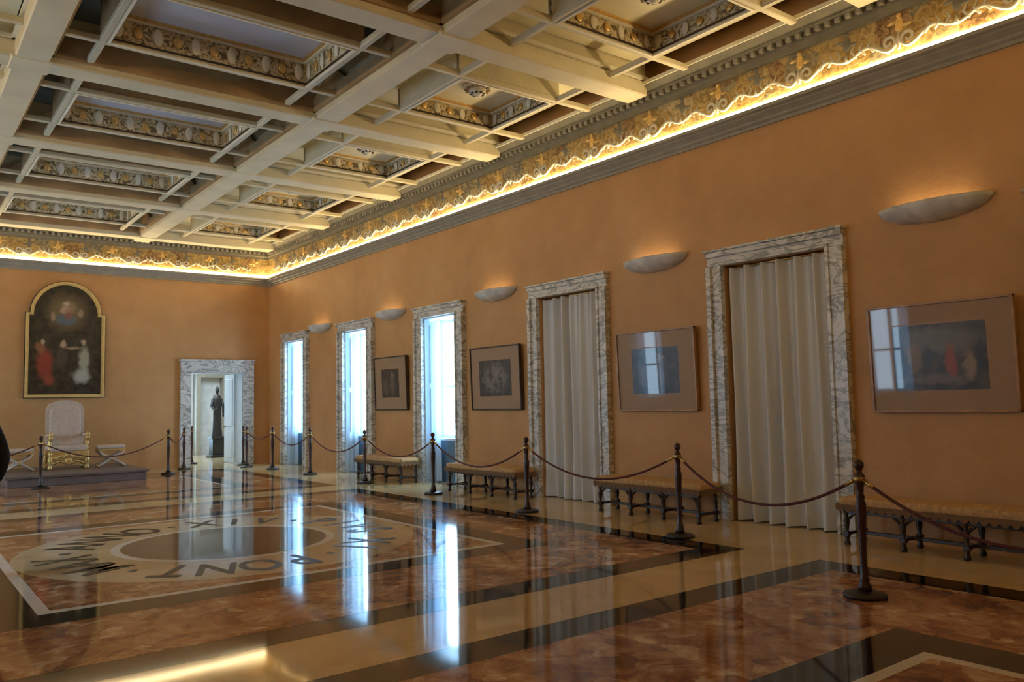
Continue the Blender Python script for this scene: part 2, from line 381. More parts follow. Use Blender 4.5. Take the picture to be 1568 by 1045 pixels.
def window(nm,xw,s,c,h,o,kind,seed):
    global cnt
    surround('marble_door_surround' if kind=='c' else 'marble_window_surround',xw,s,c,h,o,ZI,ZO)
    X=lambda d: xw+s*d      # d outward
    if kind=='c':
        e=empty('door_curtain',(X(0.08),c,0))
        for k,sg in enumerate((-1,1)):
            m=curtain_mesh(h*1.02,0.015,ZI-0.03,3,0.105,M_curt,seed+k,0.55); ob=m.obj('panel_%d'%k,(0.03*k,sg*h*0.49,0),parent=e,recalc=False)
        r=MB(); r.tube([(0,-h+0.01,ZI-0.03),(0,h-0.01,ZI-0.03)],0.015,M_brass); r.obj('curtain_rod',parent=e)
        return
    cnt+=1
    b=MB()
    for sg in(-1,1):
        y=c+sg*h
        b.box(X(0.0),X(WT-0.02),y,y-sg*0.03,0,ZI,M_paint)
        for (z0,z1) in((0.95,1.9),(2.0,3.2)):
            b.box(X(0.12),X(0.30),y-sg*0.03,y-sg*0.045,z0,z1,M_paint)
    b.box(X(0.0),X(WT-0.02),c-h+0.03,c+h-0.03,ZI-0.03,ZI,M_paint)
    b.box(X(WT-0.22),X(WT-0.0),c-h+0.03,c+h-0.03,0,0.84,M_blue)
    b.box(X(WT-0.26),X(WT-0.0),c-h+0.03,c+h-0.03,0.84,0.88,M_paint)
    x0,x1=X(WT-0.10),X(WT-0.05); hh=h-0.03
    for sg in(-1,1):
        b.box(x0,x1,c+sg*hh,c+sg*(hh-0.07),0.881,ZI-0.03,M_paint)
    b.box(x0,x1,c-0.05,c+0.05,0.881,ZI-0.03,M_paint)
    b.box(X(WT-0.115),x0,c-0.012,c+0.012,0.881,ZI-0.03,M_paint)
    x2,x3=X(WT-0.094),X(WT-0.056)
    for z in(0.882,1.9,ZI-0.10):
        b.box(x2,x3,c-hh+0.07,c-0.05,z,z+0.06,M_paint); b.box(x2,x3,c+0.05,c+hh-0.07,z,z+0.06,M_paint)
    b.obj('window_%d'%cnt)
    e=empty('window_sheer_curtain',(X(0.15),c,0))
    for k,sg in enumerate((-1,1)):
        m=curtain_mesh(h*0.45,0.03,ZI-0.06,3,0.035,M_sheer,seed+k); m.obj('panel_%d'%k,(0,sg*(h-0.05-h*0.225),0),parent=e,recalc=False)
    L=bpy.data.lights.new('portal','AREA'); L.shape='RECTANGLE'; L.size=ZI-0.9; L.size_y=2*h; L.cycles.is_portal=True
    lo=bpy.data.objects.new('window_daylight_portal',L); bpy.context.scene.collection.objects.link(lo)
    lo.location=(X(WT+0.02),c,(ZI+0.88)/2); lo.rotation_euler=(0,s*pi/2,0)
for i,(c,h,o,k) in enumerate(WR): window('r',XR,1,c,h,o,k,10+i*3)
for i,(c,h,o,k) in enumerate(WL): window('l',XL,-1,c,h,o,k,60+i*3)
# back door surround
b=MB()
for (x0,x1) in((DX0-0.28,DX0),(DX1,DX1+0.28)):
    b.bbox(x0,x1,YB-0.06,YB,0,DZ,M_marb,0.006)
b.bbox(DX0-0.28,DX1+0.28,YB-0.06,YB,DZ,DZ+0.30,M_marb,0.006); b.bbox(DX0-0.31,DX1+0.31,YB-0.13,YB,DZ+0.30,DZ+0.36,M_marb,0.006)
b.bbox(DX0-0.28,DX0-0.21,YB-0.10,YB-0.06,0,DZ+.3,M_marb,0.006); b.bbox(DX1+0.21,DX1+0.28,YB-0.10,YB-0.06,0,DZ+.3,M_marb,0.006)
b.box(DX0,DX0+0.02,YB,YB+WT,0,DZ,M_paint); b.box(DX1-0.02,DX1,YB,YB+WT,0,DZ,M_paint); b.box(DX0+0.02,DX1-0.02,YB,YB+WT,DZ-0.02,DZ,M_paint)
b.obj('marble_door_surround')
# hall beyond
b=MB(); hy0,hy1,hx0,hx1=YB+WT,YB+WT+5.2,5.2,10.6
b.box(hx0,hx1,hy0,hy1,-0.1,0,M_tan); b.box(hx0,hx1,hy0,hy1,3.6,3.7,M_hall)
b.box(hx0-0.1,hx0,hy0,hy1,0,3.6,M_hall)
b.box(hx0,7.55,hy1,hy1+0.3,0,3.6,M_hall); b.box(8.15,hx1,hy1,hy1+0.3,0,3.6,M_hall); b.box(7.55,8.15,hy1,hy1+0.3,2.6,3.6,M_hall)
b.box(7.55,8.15,hy1,hy1+0.3,0,0.3,M_hall)
b.box(7.43,7.55,hy1-0.05,hy1,0.0,2.7,M_dkwood); b.box(8.15,8.27,hy1-0.05,hy1,0.0,2.7,M_dkwood)
b.box(8.40,8.55,hy1-0.4,hy1,0,3.6,M_corn2); b.box(9.3,9.45,hy1-0.4,hy1,0,3.6,M_corn2); b.box(8.55,9.3,hy1-0.4,hy1,2.6,3.6,M_corn2)
b.box(hx1,hx1+0.1,hy0,hy1,0,3.6,M_hall); b.box(XR+WT,hx1,hy0-0.1,hy0,0,3.6,M_hall)
b.obj('hall_room_shell',recalc=False)
L=bpy.data.lights.new('hall_fill','AREA'); L.energy=130; L.size=2.0; L.color=(0.7,0.87,1.0)  # unseen fill light, added to brighten the hall with a bluish tone
lo=bpy.data.objects.new('hall_fill_light',L); bpy.context.scene.collection.objects.link(lo); lo.location=(7.6,hy0+2.4,3.5)
b=MB(); b.box(0,0.05,0,0.82,0.02,DZ-0.02,M_paint)
for z0,z1 in((0.15,0.9),(1.05,2.4)): b.bbox(-0.015,0.0,0.12,0.70,z0,z1,M_paint,0.008)
b.box(-0.06,0.0,0.74,0.78,1.0,1.05,M_brass); b.obj('door_1',(DX1-0.08,YB+WT+0.0,0))
# statue
b=MB()
b.bbox(-0.3,0.3,-0.3,0.3,0,0.08,M_bronze); b.bbox(-0.22,0.22,-0.22,0.22,0.08,0.62,M_bronze); b.bbox(-0.27,0.27,-0.27,0.27,0.62,0.70,M_bronze)
v=[];f=[];prof=[(0.19,0.70),(0.17,0.9),(0.145,1.2),(0.14,1.45),(0.13,1.6),(0.16,1.8),(0.18,1.95),(0.14,2.05),(0.055,2.10),(0.05,2.16)]
seg=30
for r,z in prof:
    for k in range(seg):
        a=2*pi*k/seg; q=r*(1+0.09*math.sin(7*a+z*2)*(1 if z<1.9 else 0)); v.append((q*math.cos(a),0.75*q*math.sin(a),z))
for i in range(len(prof)-1):
    for k in range(seg): f.append((i*seg+k,i*seg+(k+1)%seg,(i+1)*seg+(k+1)%seg,(i+1)*seg+k))
b.add(v,f,M_bronze,True)
b.sell((0,-0.01,2.26),0.075,0.09,0.12,M_bronze); b.sell((0,-0.10,2.25),0.02,0.03,0.03,M_bronze)
b.tube([(-0.16,0,1.96),(-0.22,-0.03,1.72),(-0.15,-0.2,1.58),(-0.07,-0.24,1.66)],[0.055,0.05,0.04,0.03],M_bronze)
b.tube([(0.16,0,1.96),(0.22,-0.02,1.70),(0.20,-0.12,1.45),(0.19,-0.16,1.36)],[0.055,0.05,0.04,0.03],M_bronze)
so=b.obj('bronze_statue',(8.60,YB+WT+3.3,0)); so.scale=(0.85,0.85,0.95)
# ---------------------------------------------------------------- CORNICES
b=MB()
b.ring([(0,5.04),(0.03,5.04),(0.03,5.08),(0.06,5.10),(0.06,5.13),(0.12,5.18),(0.12,5.20),(0.16,5.22),(0.16,5.26),(0,5.26)],M_corn2)
b.obj('trim_1',recalc=True)
b=MB(); b.ring([(0.012,5.262),(0.012,5.93)],M_frieze); b.obj('trim_2',recalc=False)
b=MB(); b.ring([(0.014,5.285),(0.05,5.285),(0.05,5.34),(0.014,5.34)],M_led); b.obj('cove_led_strip',recalc=False)
b=MB()
b.ring([(0.012,5.82),(0.05,5.82),(0.05,5.87),(0.08,5.90),(0.08,6.00),(0.17,6.00),(0.17,6.03),(0.20,6.05),(0.27,6.10),(0.27,6.14),(0.0,6.14)],M_corn)
b.ring([(0.27,6.10),(0.29,6.10),(0.29,6.15),(0.27,6.15)],M_rim)
def dent(a0,a1,fn):
    k=a0
    while k<a1: fn(k); k+=0.13
dent(YN+.2,YB-.2,lambda y:(b.box(XR-0.14,XR-0.08,y,y+0.06,5.94,6.0,M_corn2),b.box(XL+0.08,XL+0.14,y,y+0.06,5.94,6.0,M_corn2)))
dent(XL+.2,XR-.2,lambda x:b.box(x,x+0.06,YB-0.14,YB-0.08,5.94,6.0,M_corn2))
b.obj('trim_3')
# stucco scrolls
b=MB()
def scroll(fn,s0,P=1.24):
    for sg in(-1,1):
        pts=[]
        for i in range(22):
            t=i/21; a=-pi/2-2.6*pi*(1-t); r=0.015+0.075*t
            pts.append(fn(s0+sg*(0.11+r*math.cos(a)),5.50+r*math.sin(a)))
        for i in range(1,13):
            t=i/12; pts.append(fn(s0+sg*(0.11+t*(P/2-0.11)),5.41+0.10*math.sin(pi*t)**2+0.05*t))
        b.tube(pts,[0.016+0.006*math.sin(pi*i/(len(pts)-1)) for i in range(len(pts))],M_plaster,6)
        for t in(0.35,0.55,0.75):
            q=s0+sg*(0.11+t*(P/2-0.11)); b.tube([fn(q,5.47),fn(q+sg*0.06,5.55),fn(q+sg*0.02,5.62)],[0.014,0.02,0.006],M_plaster,5)
    b.tube([fn(s0,5.40),fn(s0,5.50),fn(s0,5.60)],[0.02,0.03,0.005],M_plaster,6)
    p=s0+P/2; b.tube([fn(p,5.45),fn(p,5.54)],[0.04,0.01],M_plaster,6)
for k in range(22): scroll(lambda s_,z:(XR-0.045,s_,z),YN+0.9+k*1.24)
for k in range(22): scroll(lambda s_,z:(XL+0.045,s_,z),YN+0.9+k*1.24)
for k in range(8): scroll(lambda s_,z:(s_,YB-0.045,z),XL+1.1+k*1.24)
b.obj('frieze_stucco_scrolls')
b=MB()
def fig(fn,s0,k):
    m=[M_gold,M_corn][k%2]
    for (ds,dz,r1,r2) in ((0,5.68,0.05,0.09),(0,5.79,0.03,0.035),(-0.08,5.66,0.06,0.02),(0.08,5.72,0.06,0.02)):
        n=12
        v=[fn(s0+ds+r1*math.cos(2*pi*q/n),dz+r2*math.sin(2*pi*q/n)) for q in range(n)]
        b.add(v+[fn(s0+ds,dz,0.03)],[(q,(q+1)%n,n) for q in range(n)],m,True)
for k in range(44): fig(lambda s_,z,d=0.0:(XR-0.014-d,s_,z),YN+0.9+k*0.62,k)
for k in range(44): fig(lambda s_,z,d=0.0:(XL+0.014+d,s_,z),YN+0.9+k*0.62,k)
for k in range(17): fig(lambda s_,z,d=0.0:(s_,YB-0.014-d,z),XL+0.6+k*0.62,k)
b.obj('frieze_relief_figures',recalc=False)
# ---------------------------------------------------------------- CEILING
b=MB(); b.box(XL-WT,XR+WT,YN-WT,YB+WT,ZT-0.1,ZT+0.1,M_teal); b.obj('ceiling')
ys=[22.15,18.55,15.1,11.6,8.05,4.45,0.95,-2.55]
xs=[1.38,5.32]
ZB=5.95; BW=0.19
b=MB()
def beam(x0,x1,y0,y1):
    b.bbox(x0,x1,y0,y1,ZB,ZB+0.22,M_beam,0.02)
    if x1-x0>y1-y0: b.box(x0,x1,y0-0.03,y1+0.03,ZB+0.22,ZB+0.27,M_rim); b.box(x0,x1,y0+0.02,y1-0.02,ZB+0.27,ZT-0.1,M_beam)
    else: b.box(x0-0.03,x1+0.03,y0,y1,ZB+0.22,ZB+0.27,M_rim); b.box(x0+0.02,x1-0.02,y0,y1,ZB+0.27,ZT-0.1,M_beam)
for y in ys:
    beam(XL+0.2,XR-0.2,y-BW,y+BW)
for x in xs: beam(x-BW,x+BW,YN,YB-0.2)
for y in ys:
    for x in xs: b.bbox(x-0.23,x+0.23,y-0.23,y+0.23,ZB-0.015,ZB+0.05,M_beam,0.02)
b.obj('ceiling_beams')
def coffer(hx,hy,ix,iy,center):
    b=MB()
    gm=M_teal if center else M_cream
    w=0.085; z0,z1=6.05,6.13
    gz=6.60 if center else 6.40
    zt=6.44 if center else 6.37
    b.box(-hx,hx,-hy,hy,gz,gz+0.05,gm)
    for sg in(-1,1):
        b.bbox(-hx,hx,-iy-w if sg<0 else iy,-iy if sg<0 else iy+w,z0,z1,M_beam,0.012)
        b.bbox(-ix-w if sg<0 else ix,-ix if sg<0 else ix+w,-hy,hy,z0+0.001,z1+0.001,M_beam,0.012)
    t=0.05
    for sg in(-1,1):
        b.box(-ix-t,ix+t,sg*iy,sg*(iy+t),z1-0.02,zt,M_carve)
        b.box(sg*ix,sg*(ix+t),-iy,iy,z1-0.02,zt,M_carve)
        b.box(-ix-t-0.02,ix+t+0.02,sg*(iy+t),sg*(iy+t+0.02),z1,gz,M_brown if center else M_beam)
        b.box(sg*(ix+t),sg*(ix+t+0.02),-iy,iy,z1,gz,M_brown if center else M_beam)
    for (zz,dd,hh,mm) in((z0-0.010,0.03,0.022,M_rim),(z1-0.03,0.02,0.02,M_dkwood),(zt-0.05,0.04,0.025,M_rim),(zt-0.025,0.08,0.025,M_gold)):
        for sg in(-1,1):
            b.box(-ix,ix,sg*iy,sg*(iy-dd),zz,zz+hh,mm); b.box(sg*ix,sg*(ix-dd),-iy+dd,iy-dd,zz,zz+hh,mm)
    b.box(-ix,ix,-iy,iy,zt,zt+0.04,M_lilac if center else M_cream)
    zc=(z1+zt-0.05)/2; hz=(zt-0.05-z1)/2
    def orn(px,py,nx,ny,k):
        m=M_gold if k%2 else M_rim
        rx=0.018 if nx else 0.06; ry=0.018 if ny else 0.06
        b.sell((px,py,zc),rx*(1.0),ry,hz*(0.6 if k%2 else 0.9),m,seg=8,rings=6)
    nxn=max(4,int(2*ix/0.22)); nyn=max(4,int(2*iy/0.22))
    for k in range(nxn):
        x=-ix+(k+0.5)*2*ix/nxn
        orn(x,iy-0.01,0,1,k); orn(x,-iy+0.01,0,1,k)
    for k in range(nyn):
        y=-iy+(k+0.5)*2*iy/nyn
        orn(ix-0.01,y,1,0,k); orn(-ix+0.01,y,1,0,k)
    if not center:
        b.lathe([(0.23,zt),(0.23,zt-0.02),(0.18,zt-0.035),(0.18,zt-0.045),(0.12,zt-0.05),(0.12,zt-0.08),(0.13,zt-0.10),(0.06,zt-0.13),(0.02,zt-0.16)],(0,0,0),M_rim,24)
        for q in range(12):
            a=2*pi*q/12; b.sell((0.17*math.cos(a),0.17*math.sin(a),zt-0.055),0.035,0.035,0.022,M_brown,seg=8,rings=6)
        for q in range(8):
            a=2*pi*q/8; b.sell((0.09*math.cos(a),0.09*math.sin(a),zt-0.11),0.03,0.03,0.02,M_dkwood,seg=8,rings=6)
    if center:
        def scal(L,fn):
            n=48; v=[];f=[]
            for i in range(n+1):
                u=-1+2*i/n; edge=abs(u)
                zt_=6.22+0.30*(0.5+0.5*math.cos(pi*min(1,abs(edge-0.62)/0.38)))
                v+= [fn(u*L,z0-0.01,0.0),fn(u*L,zt_,0.0),fn(u*L,z0-0.01,0.05),fn(u*L,zt_,0.05)]
            for i in range(n):
                o=4*i; f+= [(o+2,o+6,o+7,o+3),(o+3,o+7,o+5,o+1),(o,o+4,o+6,o+2)]
            b.add(v,f,M_brown)
        scal(hx,lambda s_,z,d:(s_,hy-d,z)); scal(hx,lambda s_,z,d:(s_,-hy+d,z))
        scal(hy,lambda s_,z,d:(hx-d,s_,z)); scal(hy,lambda s_,z,d:(-hx+d,s_,z))
    return b.mesh('ceiling_coffer_mesh')
edges=[YB-0.27]+ys+[YN+0.27]
cols=[(XL+0.27,xs[0]-BW,False),(xs[0]+BW,xs[1]-BW,True),(xs[1]+BW,XR-0.27,False)]
for i in range(len(edges)-1):
    ya=edges[i]-(BW if i>0 else 0); yb=edges[i+1]+(BW if i<len(edges)-2 else 0)
    if ya-yb<1.5:
        continue
    for (xa,xb,cen) in cols:
        hx=(xb-xa)/2; hy=(ya-yb)/2
        iy=hy*0.49; ix=1.28 if cen else hx*0.54
        me=coffer(hx,hy,ix,iy,cen)
        place('ceiling_coffer',me,((xa+xb)/2,(ya+yb)/2,0))
# ---------------------------------------------------------------- PICTURES (right wall)
def picture(y0,y1,z0,z1,inset,fm,cm):
    w=(y1-y0); h=z1-z0; b=MB(); fw=0.025
    for sg in(-1,1):
        b.bbox(sg*w/2,sg*(w/2-fw),-0.03,0.02,0,h,fm,0.004)
    b.bbox(-w/2,w/2,-0.03,0.02,0,fw,fm,0.004); b.bbox(-w/2,w/2,-0.03,0.02,h-fw,h,fm,0.004)
    b.box(-w/2+0.01,w/2-0.01,0.0,0.018,0.01,h-0.01,M_frd)
    b.box(-w/2+fw,w/2-fw,-0.012,0.0,fw,h-fw,M_mat)
    o=b.obj('framed_artwork',(XR-0.045,(y0+y1)/2,z0),(0,0,0))
    o.rotation_euler=(math.radians(2.0),0,-pi/2)
    c=MB(); iw=w/2-inset[0]; c.box(-iw,iw,-0.002,0.0,-h/2+inset[1],h/2-inset[1],cm)
    c.box(-iw-0.012,iw+0.012,-0.001,0.0,-h/2+inset[1]-0.012,h/2-inset[1]+0.012,M_frw)
    c.obj('artwork_print',(0,-0.0125,h/2),parent=o)
A1=painting('artwork_1',(0.06,0.045,0.025),[(0,0.17,0.5,0.16,(0.17,0.15,0.09),0.8),(0.12,-0.05,0.07,0.20,(0.36,0.07,0.02),0.9),(-0.25,0,0.08,0.2,(0.26,0.15,0.06),0.8),(-0.12,-0.02,0.05,0.17,(0.05,0.05,0.04),0.9),(0.3,-0.1,0.07,0.18,(0.28,0.19,0.10),0.9),(0.42,0.0,0.05,0.2,(0.03,0.03,0.03),0.9),(-0.42,0.0,0.06,0.25,(0.03,0.03,0.02),0.9),(-0.05,-0.24,0.4,0.06,(0.20,0.14,0.08),0.7)],0.08,coat=0.45,nscale=8)
A2=painting('artwork_2',(0.045,0.035,0.03),[(0.1,0,0.12,0.28,(0.15,0.10,0.07),0.8),(-0.2,-0.1,0.12,0.2,(0.13,0.09,0.06),0.8),(0.1,0.18,0.05,0.05,(0.30,0.20,0.15),0.8)],0.14,coat=0.45,nscale=9)
A3=painting('artwork_3',(0.04,0.035,0.03),[(0,0,0.4,0.28,(0.26,0.22,0.19),0.8),(-0.12,0.05,0.07,0.18,(0.04,0.035,0.03),0.9),(0.15,-0.05,0.06,0.2,(0.05,0.04,0.035),0.9),(0.02,-0.1,0.05,0.12,(0.06,0.05,0.045),0.9)],0.2,coat=0.4,nscale=12)
picture(3.28,4.78,1.40,2.56,(0.27,0.23),M_frw,A1)
picture(7.25,8.74,1.42,2.58,(0.30,0.25),M_frw,A2)
picture(11.09,12.59,1.45,2.60,(0.27,0.25),M_frd,A3)
picture(14.95,16.36,1.46,2.62,(0.33,0.27),M_frd,A2)
# ---------------------------------------------------------------- SCONCES
def sconce(yc):
    b=MB(); n=28; rows=8; v=[];f=[]
    for j in range(rows+1):
        t=j/rows; k=math.cos(t*pi/2*0.97)
        for i in range(n+1):
            a=pi*i/n
            rip=1+0.035*math.sin(18*a)
            v.append((-0.27*k*math.sin(a)*rip,-0.60*k*math.cos(a),-0.20*math.sin(t*pi/2)))
    for j in range(rows):
        for i in range(n): f.append((j*(n+1)+i,j*(n+1)+i+1,(j+1)*(n+1)+i+1,(j+1)*(n+1)+i))
    b.add(v,f,M_alab,True)
    b.box(-0.02,0.0,-0.55,0.55,-0.03,0.0,M_alab)
    o=b.obj('wall_sconce_bowl',(XR-0.005,yc,3.62),recalc=False)
    sm=o.modifiers.new('s','SOLIDIFY'); sm.thickness=0.012
    L=bpy.data.lights.new('sconce_lamp','AREA'); L.shape='RECTANGLE'; L.size=0.12; L.size_y=0.8; L.energy=1.0; L.color=(1,0.75,0.45)
    lo=bpy.data.objects.new('lamp',L); bpy.context.scene.collection.objects.link(lo); lo.parent=o; lo.location=(-0.11,0,-0.04); lo.rotation_euler=(pi,0,0)
for y in(0.1,4.02,7.98,11.83,15.68,19.3): sconce(y)
# ---------------------------------------------------------------- BENCHES
def bench(y0,y1):
    L=(y1-y0); D=0.46; b=MB(); h=L/2; d=D/2
    b.sell((0,0,0.455),h,d,0.05,M_cush,n=0.18,seg=48,rings=10)
    b.bbox(-h+0.02,h-0.02,-d+0.02,d-0.02,0.37,0.42,M_dkwood)
    def fringe(p0,p1,nrm):
        n=int((Vector(p1)-Vector(p0)).length/0.09); 
        for i in range(n):
            a=Vector(p0).lerp(Vector(p1),i/n); c=Vector(p0).lerp(Vector(p1),(i+1)/n); pts=[(a.x,a.y,0.43)]
            for q in range(7):
                t=q/6; p=a.lerp(c,t); pts.append((p.x,p.y,0.385-0.035*math.sin(pi*t)))
            pts.append((c.x,c.y,0.43)); b.poly(pts,M_fringe)
    k=0.004
    fringe((-h,-d-k,0),(h,-d-k,0),0); fringe((-h-k,-d,0),(-h-k,d,0),0); fringe((h+k,-d,0),(h+k,d,0),0)
    leg=[(0.03,0),(0.035,0.02),(0.022,0.05),(0.03,0.10),(0.033,0.12),(0.018,0.14),(0.026,0.20),(0.034,0.25),(0.018,0.30),(0.03,0.33),(0.03,0.38)]
    n=4
    for i in range(n):
        x=-h+0.08+i*(L-0.16)/(n-1)
        for y in(-d+0.06,d-0.06):
            b.lathe(leg,(x,y,0),M_dkwood,12); b.bbox(x-0.03,x+0.03,y-0.03,y+0.03,0.09,0.14,M_dkwood,0.005)
        b.bbox(x-0.02,x+0.02,-d+0.06,d-0.06,0.10,0.13,M_dkwood,0.004)
        for sg in(-1,1):
            if -h+0.05<x+sg*0.1<h-0.05:
                b.tube([(x+sg*0.02,-d+0.06,0.27),(x+sg*0.09,-d+0.06,0.33),(x+sg*0.2,-d+0.06,0.37)],[0.018,0.016,0.01],M_dkwood,6)
    b.bbox(-h+0.08,h-0.08,-0.02,0.02,0.10,0.135,M_dkwood,0.004)
    b.bbox(-h+0.08,h-0.08,-d+0.045,-d+0.075,0.33,0.38,M_dkwood,0.004)
    b.obj('upholstered_bench',(XR-0.17-D/2,(y0+y1)/2,0),(0,0,-pi/2))
bench(2.95,4.95); bench(6.8,8.75); bench(10.6,12.7); bench(14.3,16.3)
# ---------------------------------------------------------------- STANCHIONS & ROPES
prof=[(0.165,0),(0.165,0.018),(0.15,0.03),(0.10,0.04),(0.06,0.06),(0.05,0.09),(0.035,0.11),(0.042,0.13),(0.03,0.15),(0.026,0.30),(0.032,0.50),(0.04,0.66),(0.042,0.72),(0.028,0.76),(0.036,0.78),(0.026,0.80),(0.03,0.86),(0.042,0.89),(0.042,0.95),(0.028,0.965),(0.018,0.985),(0.03,1.0),(0.04,1.025),(0.036,1.05),(0.02,1.068),(0.005,1.075)]
b=MB(); b.lathe(prof[:4]+[(0.06,0.045)],(0,0,0),M_iron,32); b.lathe([(0.055,0.046)]+prof[5:],(0,0,0),M_wood,24)
b.lathe([(0.044,0.905),(0.047,0.912),(0.047,0.928),(0.044,0.935)],(0,0,0),M_brass,20)
me_st=b.mesh('rope_stanchion_mesh')
ch1=[(5.3,1.0),(6.23,3.54),(7.35,6.4),(7.46,9.35),(7.75,12.35),(7.85,15.1),(7.95,18.0),(7.95,20.3),(7.75,21.6),(7.98,22.5)]
ch2=[(0.6,18.6),(2.66,19.3),(5.6,20.95),(6.35,22.3)]
for p in ch1+ch2+[(7.1,24.2)]: place('rope_stanchion',me_st,(p[0],p[1],0.006))
def rope(p,q,sag):
    P=Vector((p[0],p[1],0.92)); Q=Vector((q[0],q[1],0.92)); d=(Q-P).normalized(); P=P+d*0.045; Q=Q-d*0.045
    pts=[]; n=24
    for i in range(n+1):
        t=i/n; v=P.lerp(Q,t); v.z-=sag*4*t*(1-t); pts.append(v)
    b=MB(); b.tube(pts,0.0135,M_rope,8)
    b.tube(pts[:2],0.018,M_brass,8); b.tube(pts[-2:],0.018,M_brass,8); b.obj('barrier_rope')
for i in range(len(ch1)-1):
    L=(Vector(ch1[i])-Vector(ch1[i+1])).length; rope(ch1[i],ch1[i+1],min(0.38,0.11*L+0.02))
for i in range(len(ch2)-1):
    L=(Vector(ch2[i])-Vector(ch2[i+1])).length; rope(ch2[i],ch2[i+1],min(0.38,0.12*L))
# ---------------------------------------------------------------- ALTARPIECE PAINTING
b=MB(); W=0.80; H=2.72; zsp=1.95
def outline(o):
    pts=[(-W-o,-o),(W+o,-o),(W+o,zsp+o*0.6)]
    ra=W-0.09+o; rb=(H-zsp)+o
    pts.append((ra,zsp+o*0.6))
    for k in range(1,28):
        a=pi*k/28; pts.append((ra*math.cos(a),zsp+o*0.6+(rb-o*0.6)*math.sin(a)))
    pts+=[(-ra,zsp+o*0.6),(-W-o,zsp+o*0.6)]
    return pts
def band(o0,o1,y0,y1,mat):
    A=outline(o0); B=outline(o1); n=len(A); v=[]
    for P in(A,B):
        v+=[(p[0],y0,p[1]) for p in P]+[(p[0],y1,p[1]) for p in P]
    f=[]
    for i in range(n):
        j=(i+1)%n
        f+=[(i,j,2*n+j,2*n+i),(i,n+i,n+j,j),(2*n+i,2*n+j,3*n+j,3*n+i)]
    b.add(v,f,mat)
M_gold2=simple('frame_gilding',(0.78,0.56,0.22),0.4,metal=0.3,var=0.15,scale=20)
band(0,0.03,-0.05,0.03,M_gold2); band(0.03,0.075,-0.09,0.03,M_gold2); band(0.075,0.09,-0.06,0.03,M_dkwood)
fo=b.obj('arched_altarpiece_painting',(3.63,YB-0.035,1.99))
M_alt=painting('altarpiece_canvas',(0.04,0.03,0.018),[
 (0.0,0.75,0.50,0.50,(0.18,0.125,0.06),0.85),(0.05,0.85,0.20,0.16,(0.30,0.22,0.12),0.8),
 (-0.02,0.78,0.13,0.10,(0.50,0.33,0.22),0.8),(0.0,0.95,0.07,0.08,(0.56,0.40,0.28),0.85),(0.0,0.55,0.26,0.16,(0.10,0.14,0.18),0.9),(0.05,0.68,0.10,0.16,(0.28,0.09,0.06),0.7),
 (-0.28,0.62,0.07,0.12,(0.45,0.30,0.2),0.6),(0.32,0.72,0.08,0.10,(0.46,0.31,0.2),0.6),
 (-0.45,-0.55,0.20,0.42,(0.34,0.05,0.03),0.85),(-0.55,-0.15,0.12,0.18,(0.32,0.13,0.06),0.8),(-0.5,0.0,0.06,0.07,(0.5,0.34,0.22),0.9),
 (-0.05,-0.05,0.08,0.09,(0.52,0.36,0.24),0.8),(-0.1,-0.4,0.15,0.3,(0.09,0.06,0.04),0.9),
 (0.42,-0.45,0.14,0.38,(0.42,0.40,0.28),0.85),(0.36,-0.85,0.22,0.20,(0.48,0.46,0.38),0.85),(0.40,0.0,0.07,0.08,(0.5,0.34,0.22),0.9),(0.15,-0.15,0.2,0.05,(0.46,0.32,0.21),0.6),
 (-0.35,-0.95,0.14,0.16,(0.36,0.07,0.04),0.8)],0.08,rough=0.3,nscale=6)
b=MB(); b.extr_xz([(p[0],p[1]-1.3) for p in outline(0.005)],-0.02,0.0,M_alt); b.obj('canvas',(0,0.0,1.3),parent=fo)
# ---------------------------------------------------------------- DAIS, THRONE, STOOLS
b=MB(); b.bbox(2.15,4.85,19.9,YB-0.01,0,0.20,M_plat,0.01); b.bbox(2.10,4.90,19.85,YB-0.01,0.18,0.235,M_plat,0.008); b.obj('throne_dais')
zD=0.235
b=MB()
gl=[(0.03,0),(0.05,0.02),(0.055,0.05),(0.035,0.09),(0.045,0.13),(0.06,0.20),(0.05,0.27),(0.03,0.30),(0.045,0.33),(0.05,0.42)]
for x in(-0.38,0.38):
    for y in(-0.30,0.30): b.lathe(gl,(x,y,0),M_gold,14)
    b.bbox(x-0.04,x+0.04,-0.30,0.30,0.08,0.14,M_gold); b.bbox(x-0.03,x+0.03,-0.30,0.30,0.34,0.42,M_gold)
    b.lathe([(0.03,0.42),(0.045,0.48),(0.025,0.54),(0.045,0.62),(0.03,0.68),(0.03,0.72)],(x,-0.26,0),M_gold,12)
    b.tube([(x,0.30,0.82),(x,0.1,0.76),(x,-0.15,0.74),(x,-0.30,0.77),(x,-0.36,0.73),(x,-0.34,0.68),(x,-0.30,0.70)],[0.03,0.035,0.04,0.045,0.045,0.035,0.02],M_gold,10)
    b.sell((x,-0.02,0.79),0.045,0.20,0.03,M_creamfab,n=0.6)
    b.sell((x,-0.36,0.80),0.05,0.05,0.06,M_gold)
b.bbox(-0.38,0.38,-0.33,-0.28,0.30,0.42,M_gold); b.bbox(-0.38,0.38,0.26,0.32,0.34,0.42,M_gold)
for k in range(5):
    x=-0.30+0.15*k; b.sell((x,-0.34,0.30-0.03*math.cos(k*pi/2)),0.08,0.02,0.055,M_gold)
b.tube([(-0.38,-0.30,0.12),(-0.18,-0.31,0.20),(0,-0.32,0.12),(0.18,-0.31,0.20),(0.38,-0.30,0.12)],0.03,M_gold)
b.sell((0,-0.31,0.2),0.08,0.03,0.09,M_gold)
b.sell((0,0,0.48),0.42,0.35,0.08,M_creamfab,n=0.35,seg=32)
bp=[(-0.36,0.50),(0.36,0.50),(0.40,0.62),(0.40,1.40)]
